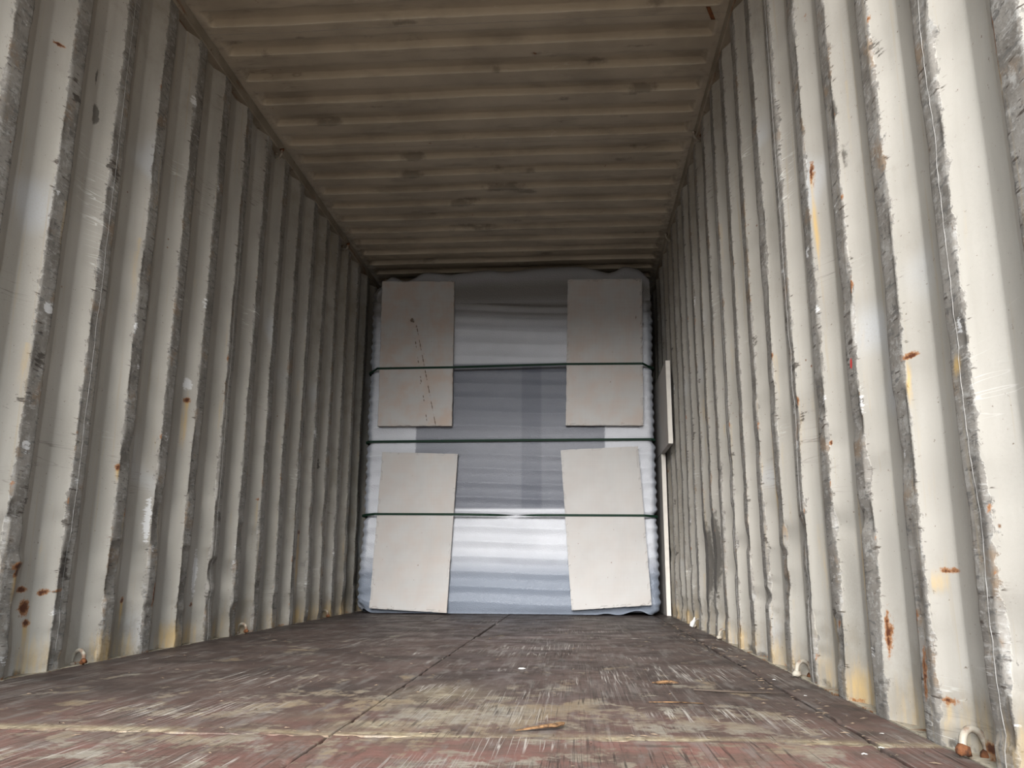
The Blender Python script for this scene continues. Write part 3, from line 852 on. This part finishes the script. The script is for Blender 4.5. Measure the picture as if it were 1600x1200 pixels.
    pz_ = np.array([2.44, 2.56, 2.615, 2.60, 2.562, 2.59, 2.642, 2.632, 2.615, 2.63, 2.652, 2.630, 2.645, 2.66, 2.665, 2.64, 2.600, 2.62, 2.658, 2.64, 2.60, 2.53, 2.45])
    topz = np.interp(xs, px_, pz_)
    for _ in range(2): topz = np.convolve(np.pad(topz, 2, mode='edge'), np.ones(5)/5, 'valid')
    for j in range(ns):
        s = j/(ns-1)
        z = 2.36+(topz-2.36)*math.sin(s*math.pi*0.56)/math.sin(math.pi*0.5)
        y = YF-0.010-0.010*math.sin(s*math.pi)*(1+np.sin(xs*9)*0.5)+0.07*s**3
        for q in (0, 1):
            V[q, :, j, 0] = xs; V[q, :, j, 1] = y+q*0.004-oy; V[q, :, j, 2] = np.minimum(z-q*0.003, 2.682)
    f1 = grid_faces(nx_, ns, flip=True); f2 = grid_faces(nx_, ns, flip=False)+nx_*ns
    n1 = nx_*ns
    rimf = np.array([[i*ns+ns-1, (i+1)*ns+ns-1, n1+(i+1)*ns+ns-1, n1+i*ns+ns-1] for i in range(nx_-1)])
    mdv = np.full((2, nx_, ns), 0.80); mdv += 0.25*np.sin(np.linspace(0, 9, ns))[None, None, :]*np.ones((2, nx_, 1)); mdv[:, :, -2:] = 0.45
    mesh_obj('foam_flap', V.reshape(-1, 3), np.concatenate([f1, f2, rimf]), MAT_FOAM, root, True,
             {'dark': np.zeros((2, nx_, ns)), 'mid': mdv*0, 'topgrey': mdv})
    # straps (parts of the bound block)
    BF = YF-0.0685
    def strap(path, name, twist=None, lab=None):
        hw, th = 0.0085, 0.0009
        pts = []
        for a, b in zip(path[:-1], path[1:]):
            n = max(2, int((Vector(b)-Vector(a)).length/0.03))
            for k in range(n): pts.append(tuple(Vector(a).lerp(Vector(b), k/n)))
        pts.append(path[-1])
        vs_, fs = [], []
        for i, p in enumerate(pts):
            p = Vector(p)
            t = (Vector(pts[min(i+1, len(pts)-1)])-Vector(pts[max(i-1, 0)])).normalized()
            upv = Vector((0, 0, 1))
            nrm = t.cross(upv).normalized()
            an = 0.0
            if twist and twist[0] < p.x < twist[1]:
                an = math.pi*(p.x-twist[0])/(twist[1]-twist[0])
            elif twist and p.x >= twist[1]: an = math.pi
            wv = upv*math.cos(an)+nrm*math.sin(an); nv_ = nrm*math.cos(an)-upv*math.sin(an)
            for sw, sn in ((-1, -1), (1, -1), (1, 1), (-1, 1)):
                q = p+wv*hw*sw+nv_*th*sn
                vs_.append((q.x, q.y-oy, q.z))
        for i in range(len(pts)-1):
            for k in range(4):
                a = i*4+k; b = i*4+(k+1) % 4
                fs.append((a, b, b+4, a+4))
        fs.append((0, 1, 2, 3)); m = len(vs_); fs.append((m-1, m-2, m-3, m-4))
        vs_ = [(a, b+oy-YF, c-path[3][2]) for a, b, c in vs_]
        o = mesh_obj(name, vs_, fs, MAT_STRAP, None, False, loc=(0, YF, path[3][2]))
        return tag(o, lab, 'strap', 'green straps round the wrapped block')
    strap([(-1.106, YF+0.9, 1.800), (-1.106, YF+0.02, 1.806), (-1.075, YF-0.012, 1.812), (-1.02, BF, 1.826), (-0.43, BF, 1.828), (0.43, BF, 1.842), (1.01, BF, 1.838), (1.062, YF-0.012, 1.826), (1.099, YF+0.02, 1.820), (1.099, YF+0.9, 1.82)], 'strap', lab='topmost dark green strap, crossing the two upper boards')
    strap([(-1.106, YF+0.9, 1.262), (-1.106, YF+0.02, 1.262), (-1.07, YF-0.012, 1.264), (0, YF-0.020, 1.268), (1.06, YF-0.012, 1.270), (1.092, YF+0.02, 1.268), (1.092, YF+0.9, 1.268)], 'strap', lab='middle dark green strap, pressed on the foam between upper and lower boards')
    strap([(-1.112, YF+0.9, 0.706), (-1.112, YF+0.02, 0.706), (-1.08, YF-0.012, 0.710), (-0.995, BF, 0.714), (-0.40, BF, 0.712), (0.0, BF+0.005, 0.706), (0.42, BF, 0.706), (0.99, BF, 0.704), (1.06, YF-0.012, 0.702), (1.092, YF+0.02, 0.702), (1.092, YF+0.9, 0.70)], 'strap', twist=(-0.18, 0.28), lab='lowest dark green strap, twisted halfway between the two lower boards')
    return root
build_stack()

# ------------------------------------------------------------------ foam boards tied to the front and wedged at the side
def board(corners, label, group=None, thick=0.030, yf=YF-0.066, lean=(0, 0), marks=None, pinkv=0.3, seed=0, jag=0.002):
    """corners: bottom-left, bottom-right, top-right, top-left as (x, z)"""
    bl, br, tr, tl = [np.array(c, float) for c in corners]
    cx_ = (bl+br+tr+tl)/4
    nu, nv = (190, 380) if marks and len(marks) > 20 else (60, 120)
    us, vs_ = np.linspace(0, 1, nu), np.linspace(0, 1, nv)
    U, V = np.meshgrid(us, vs_, indexing='ij')
    P = (1-U)[..., None]*(1-V)[..., None]*bl+U[..., None]*(1-V)[..., None]*br+U[..., None]*V[..., None]*tr+(1-U)[..., None]*V[..., None]*tl
    X, Z = P[..., 0].copy(), P[..., 1].copy()
    ed = np.minimum(np.minimum(U, 1-U)*nu, np.minimum(V, 1-V)*nv)
    n = fbm(X*30+seed, Z*30, seed, 3)
    sx = np.where(U < .01, 1, np.where(U > .99, -1, 0)); sz = np.where(V < .01, 1, np.where(V > .99, -1, 0))
    ch = np.clip(n-0.5, 0, 1)*jag*4
    X = X+sx*ch; Z = Z+sz*ch
    # rounded-off upper corners
    Yf = np.where(ed < 0.5, 0.0015, 0)+np.where((ed < 1.5) & (n > 0.60), 0.004, 0)
    bowv = lean[0]*(V-0.5)+lean[1]*(U-0.5)
    mark = np.zeros_like(X)
    dimple = np.zeros_like(X)
    if marks:
        for (mx, mz, rx, rz, amp, sh) in marks:
            g = np.exp(-((X-mx-sh*(Z-mz))/rx)**2-((Z-mz)/rz)**2)
            mark = np.maximum(mark, amp*g)
            if amp > 1.2: dimple = np.maximum(dimple, g)
    ox, oz = cx_[0], min(bl[1], br[1])
    fr = np.stack([X-ox, Yf+bowv+dimple*0.012, Z-oz], -1).reshape(-1, 3)
    bk = np.stack([X-ox, np.full_like(X, thick)+bowv, Z-oz], -1).reshape(-1, 3)
    f1 = grid_faces(nu, nv, flip=False); m = nu*nv
    loop = [i*nv for i in range(nu)]+[(nu-1)*nv+j for j in range(1, nv)]+[i*nv+nv-1 for i in range(nu-2, -1, -1)]+[j for j in range(nv-2, 0, -1)]
    lp = np.array(loop); nx = np.roll(lp, -1)
    sides = np.stack([lp, lp+m, nx+m, nx], -1)
    # the back as a few big faces keeps it light
    fc = np.concatenate([f1, f1[:, ::-1]+m, sides])
    pk = np.full(len(fr)*2, pinkv)
    mk = np.concatenate([mark.ravel(), np.zeros(m)])
    o = mesh_obj('foam_board', np.concatenate([fr, bk]), fc, MAT_BOARD, None, False, {'mark': mk, 'pink': pk}, loc=(ox, yf, oz))
    tag(o, label, 'board', 'pale rigid boards around the wrapped block')
    return o

marks1 = [(-0.765, 2.213, .014, .016, 1.4, 0), (-0.752, 2.20, .010, .012, 0.9, 0), (-0.775, 2.265, .03, .03, 0.42, 0), (-0.73, 2.16, .012, .015, .6, 0), (-0.975, 2.50, .03, .035, .45, 0)]
for t in np.linspace(0, 1, 26):
    z = 2.16-0.76*t
    marks1.append((-0.725+0.165*t, z, .0048, .022, 1.15*(0.7+0.3*math.sin(t*40)), -0.2))
    if t > 0.08: marks1.append((-0.755+0.13*t, z+0.02, .0045, .014, 1.1*(0.5+0.5*math.sin(t*33+1)), -0.2))
board([(-1.001, 1.376), (-0.431, 1.372), (-0.436, 2.525), (-1.014, 2.538)],
      'upper left pale board with a brown puncture mark and long thin scratches', marks=marks1, pinkv=0.9, seed=3)
board([(0.426, 1.370), (1.001, 1.366), (1.025, 2.515), (0.452, 2.522)],
      'upper right plain beige board without scratches, standing straight on the front of the wrapped block', pinkv=0.6, seed=9,
      marks=[(0.97, 2.20, .004, .02, .8, 0), (0.975, 2.16, .003, .015, .8, 0), (0.85, 1.385, .012, .006, .7, 0), (0.426, 1.49, .01, .006, 1.0, 0), (0.97, 1.45, .02, .02, .4, 0)])
board([(-1.007, 0.038), (-0.440, 0.011), (-0.383, 1.160), (-0.958, 1.178)],
      'lower left whitish board tilted clockwise, strapped to the wrapped block just above the floor', pinkv=0.35, seed=14, lean=(0.004, 0),
      marks=[(-0.94, 0.99, .018, .02, .42, 0), (-0.72, 1.0, .006, .006, .8, 0), (-0.86, 0.95, .006, .006, .8, 0)])
board([(0.455, 0.037), (1.021, 0.077), (0.958, 1.211), (0.386, 1.186)],
      'lower right whitish board tilted anticlockwise with a small grey scuff', pinkv=0.15, seed=23, lean=(0.004, 0),
      marks=[(0.54, 0.43, .03, .03, .40, 0), (0.46, 0.65, .008, .004, .7, 1), (0.53, 0.33, .012, .004, .6, 0)])

def side_board(x0, x1, y0, y1, z0, z1, label, tilt=0.0):
    o = empty('foam_board', ((x0+x1)/2, (y0+y1)/2, z0))
    w, d, h = x1-x0, y1-y0, z1-z0
    v, f = box_vf(-w/2, w/2, -d/2+0.0015, d/2, 0, h, 0.002)
    me_at = {'mark': np.zeros(len(v)), 'pink': np.full(len(v), 0.4)}
    mesh_obj('board_slab', v, f, MAT_BOARD, o, False, me_at)
    # cut end facing the door, slightly ragged, with fine nicks
    n = 60
    vs_, fs = [], []
    for i in range(n+1):
        z = 0.001+h*0.998*i/n
        j = (random.random()-0.5)*0.0012
        vs_ += [(-w/2+0.001+abs(j), -d/2-0.0004, z), (w/2-0.001-abs(j), -d/2-0.0004, z), (w/2-0.001, -d/2+0.002, z), (-w/2+0.001, -d/2+0.002, z)]
    for i in range(n):
        for k in range(4):
            a = i*4+k; b = i*4+(k+1) % 4
            fs.append((a, b, b+4, a+4))
    fs += [(3, 2, 1, 0), (n*4, n*4+1, n*4+2, n*4+3)]
    mesh_obj('cut_edge', vs_, fs, MAT_EDGE, o, False)
    tag(o, label, 'board', 'pale rigid boards around the wrapped block')
    o.rotation_euler = (0, tilt, 0)
    return o
side_board(1.130, 1.162, 6.085, 7.22, 0.002, 1.160, 'tall thin board on edge on the floor between the wrapped block and the right wall')
side_board(1.128, 1.160, 5.585, 6.72, 1.161, 1.745, 'short board on edge, resting on the tall thin board beside the right wall')

# ------------------------------------------------------------------ lashing rings
def ring(loc, side, label, rot, top=False, rusty=False, grp='lashing rings along the floor'):
    sgn = -1 if side == 'left' else 1
    o = empty('lashing_ring', loc)
    R_, r_ = 0.030, 0.0068
    pts = [(-R_, 0, -0.012)]+[(-R_*math.cos(a), 0, R_*1.0*math.sin(a)) for a in np.linspace(0, math.pi, 18)]+[(R_, 0, -0.012)]
    v, f = tube(pts, r_, 10)
    mesh_obj('ring_bar', v, f, MAT_RING, o, True)
    # weld lumps at both feet
    for s in (-1, 1):
        pts = [(s*R_-0.012, 0, -0.014), (s*R_-0.005, 0.002, -0.010), (s*R_+0.005, -0.002, -0.011), (s*R_+0.013, 0, -0.015)]
        v, f = tube(pts, [0.006, 0.011, 0.010, 0.005], 7)
        rg = np.random.default_rng(int(abs(loc[1])*100)+s)
        v = [(a+rg.normal()*0.0012, b+rg.normal()*0.0012, c+rg.normal()*0.0012) for a, b, c in v]
        mesh_obj('weld_lump', v, f, MAT_RUST if rusty or s > 0 else MAT_RING, o, True)
    o.rotation_euler = rot
    tag(o, label, 'lashing ring', grp)
    return o
# floor rings, sitting in the troughs on the bottom rail
LR = math.radians
ring((1.186, 1.612, 0.016), 'right', 'largest lashing ring, rust-stained, at the foot of the right wall nearest the camera', (LR(-12), LR(14), LR(26)), rusty=True)
ring((1.186, 2.724, 0.016), 'right', 'pale lashing ring at the foot of the right wall, second from the camera', (LR(-8), LR(10), LR(30)))
ring((1.186, 4.112, 0.016), 'right', 'dark lashing ring at the foot of the right wall, third from the camera', (LR(-8), LR(10), LR(30)))
ring((1.186, 4.945, 0.016), 'right', 'small lashing ring at the foot of the right wall, beside a torn white scrap', (LR(-8), LR(10), LR(30)))
ring((-1.186, 2.764, 0.016), 'left', 'chipped lashing ring at the foot of the left wall nearest the camera', (LR(-8), LR(-12), LR(-22)))
ring((-1.186, 4.152, 0.016), 'left', 'lashing ring at the foot of the left wall, second from the camera', (LR(-8), LR(-12), LR(-22)))
ring((-1.186, 5.539, 0.016), 'left', 'farthest lashing ring at the foot of the left wall, deep in the shade', (LR(-8), LR(-12), LR(-22)))
TG = 'lashing rings under the roof'
ring((-1.178, 4.152, 2.632), 'left', 'nearer lashing ring hanging under the left roof rail', (LR(180), 0, LR(-35)), False, grp=TG)
ring((-1.178, 5.539, 2.632), 'left', 'farther lashing ring hanging under the left roof rail', (LR(180), 0, LR(-35)), False, grp=TG)
ring((1.178, 4.112, 2.632), 'right', 'nearer lashing ring hanging under the right roof rail', (LR(180), 0, LR(35)), False, grp=TG)
ring((1.178, 5.50, 2.632), 'right', 'farther lashing ring hanging under the right roof rail', (LR(180), 0, LR(35)), False, grp=TG)

# ------------------------------------------------------------------ litter
def shard(name, pts, rad, mat, label, cat, loc, group=None, flat=0.5, seed=0, seg=7):
    v, f = tube(pts, rad, seg)
    rg = np.random.default_rng(seed)
    zmin = min(p[2]*flat for p in v)
    v = [(a+rg.normal()*0.0009, b+rg.normal()*0.0016, max(0.0, c*flat-zmin)+rg.random()*0.0012) for a, b, c in v]
    o = mesh_obj(name, v, f, mat, None, False, loc=loc)
    tag(o, label, cat, group)
    return o
shard('wood_splinter', [(-.055, -.025, 0), (-.030, -.012, .004), (0, -.004, .010), (.022, .006, .010), (.038, .022, .014), (.040, .045, .008)], [.0015, .004, .007, .009, .007, .002],
      MAT_SPL, 'curled brown wood splinter lying at the joint of the floor sheets near the middle', 'splinter', (0.415, 1.775, 0.002), seed=1)
shard('wood_splinter', [(-.038, .004, 0), (-.02, 0, .003), (.0, .006, .006), (.02, .0, .007), (.036, -.004, .003)], [.002, .007, .010, .008, .002],
      MAT_SPL, 'reddish brown wood chip lying alone on the right floor sheet', 'splinter', (0.737, 2.49, 0.002), seed=2)
shard('wood_splinter', [(-.06, .003, 0), (-.02, 0, .002), (.02, .002, .002), (.07, -.006, 0)], [.001, .003, .003, .001],
      MAT_SPL, 'thin straw-coloured splinter lying in front of the reddish brown chip', 'splinter', (0.72, 2.145, 0.002), seed=3)
shard('dark_stick', [(-.13, .045, .002), (-.06, .020, .003), (.02, 0, .003), (.11, -.012, .002)], [.003, .0042, .0036, .0015],
      MAT_DSPL, 'long thin dark stick lying on the floor towards the right wall', 'stick', (0.93, 2.33, 0.002), seed=4)
shard('foam_crumb', [(-.010, .004, 0), (-.004, -.004, .004), (.004, -.006, .004), (.011, .002, .002)], [.002, .004, .004, .002],
      MAT_CHIP, 'small white curled crumb on the middle of the floor', 'crumb', (0.306, 2.79, 0.002), seed=5)
shard('torn_scrap', [(-.012, 0, 0), (-.004, .004, .02), (.006, 0, .034), (.010, -.004, .052)], [.010, .012, .008, .003],
      MAT_CHIP, 'torn whitish scrap at the foot of the right wall beside the wrapped block', 'scrap', (1.150, 4.90, 0.002), flat=1.0, seed=6)
crumbs = [(1.09, 1.80), (1.075, 2.30), (1.07, 2.62), (0.99, 1.60), (1.04, 1.66)]
where = ['tiny white crumb by the floor strip, level with the cross joint of the sheets', 'tiny white crumb in the strip gap beside the dark stick',
         'tiny white crumb in the strip gap, farthest from the camera', 'tiny white crumb nearest the camera, on the reddish front sheet',
         'tiny white crumb where the strip gap meets the front sheet joint']
for i, (x, y) in enumerate(crumbs):
    shard('foam_crumb', [(-.004, 0, 0), (0, .001, .001), (.004, -.001, 0)], [.0008, .0018, .0008], MAT_CHIP,
          where[i], 'crumb', (x, y, 0.002), group='white crumbs by the right wall', seed=20+i, seg=5)
# uncountable specks of debris swept across the floor
vs_, fs = [], []
rg = np.random.default_rng(77)
for i in range(420):
    if i < 200: x = rg.normal(1.045, 0.03); y = rg.uniform(1.4, 5.8)
    elif i < 260: x = rg.uniform(-1.1, 1.1); y = rg.normal(1.70, 0.03)
    else: x = rg.uniform(-1.1, 1.12); y = rg.uniform(1.35, 5.5)
    s = rg.uniform(0.0015, 0.005); a = rg.uniform(0, 6.28); el = rg.uniform(1, 3.5)
    b = len(vs_)
    x = min(x, 1.16)
    for dx, dy, dz in ((-1, 0, 0), (0, -.4, .0), (1, 0, 0), (0, .4, 0), (0, 0, .5)):
        px, py = dx*s*el, dy*s
        vs_.append((x+px*math.cos(a)-py*math.sin(a), y+px*math.sin(a)+py*math.cos(a), 0.0022+dz*s))
    fs += [(b, b+1, b+4), (b+1, b+2, b+4), (b+2, b+3, b+4), (b+3, b, b+4)]
deb = mesh_obj('floor_debris', vs_, fs, simple('wood_dust_flakes', (0.13, 0.095, 0.065), 0.85, 0.2, 30, 1.0, (0.035, 0.025, 0.018)), None, False)
tag(deb, 'scattered specks of wood and dirt over the plywood floor', 'debris', kind='stuff')
# rusty tongue of metal hanging from the roof by the right rail
v, f = box_vf(-0.009, 0.009, -0.0015, 0.0015, -0.072, 0.0, 0.0005)
v = [(a+(-c)*0.25, b+0.10*c, c) for a, b, c in v]
t = mesh_obj('rusty_tab', v, f, MAT_RUST, None, False, loc=(1.088, 3.162, 2.716))
tag(t, 'narrow rust-brown metal tab hanging from the roof near the right rail', 'metal tab')
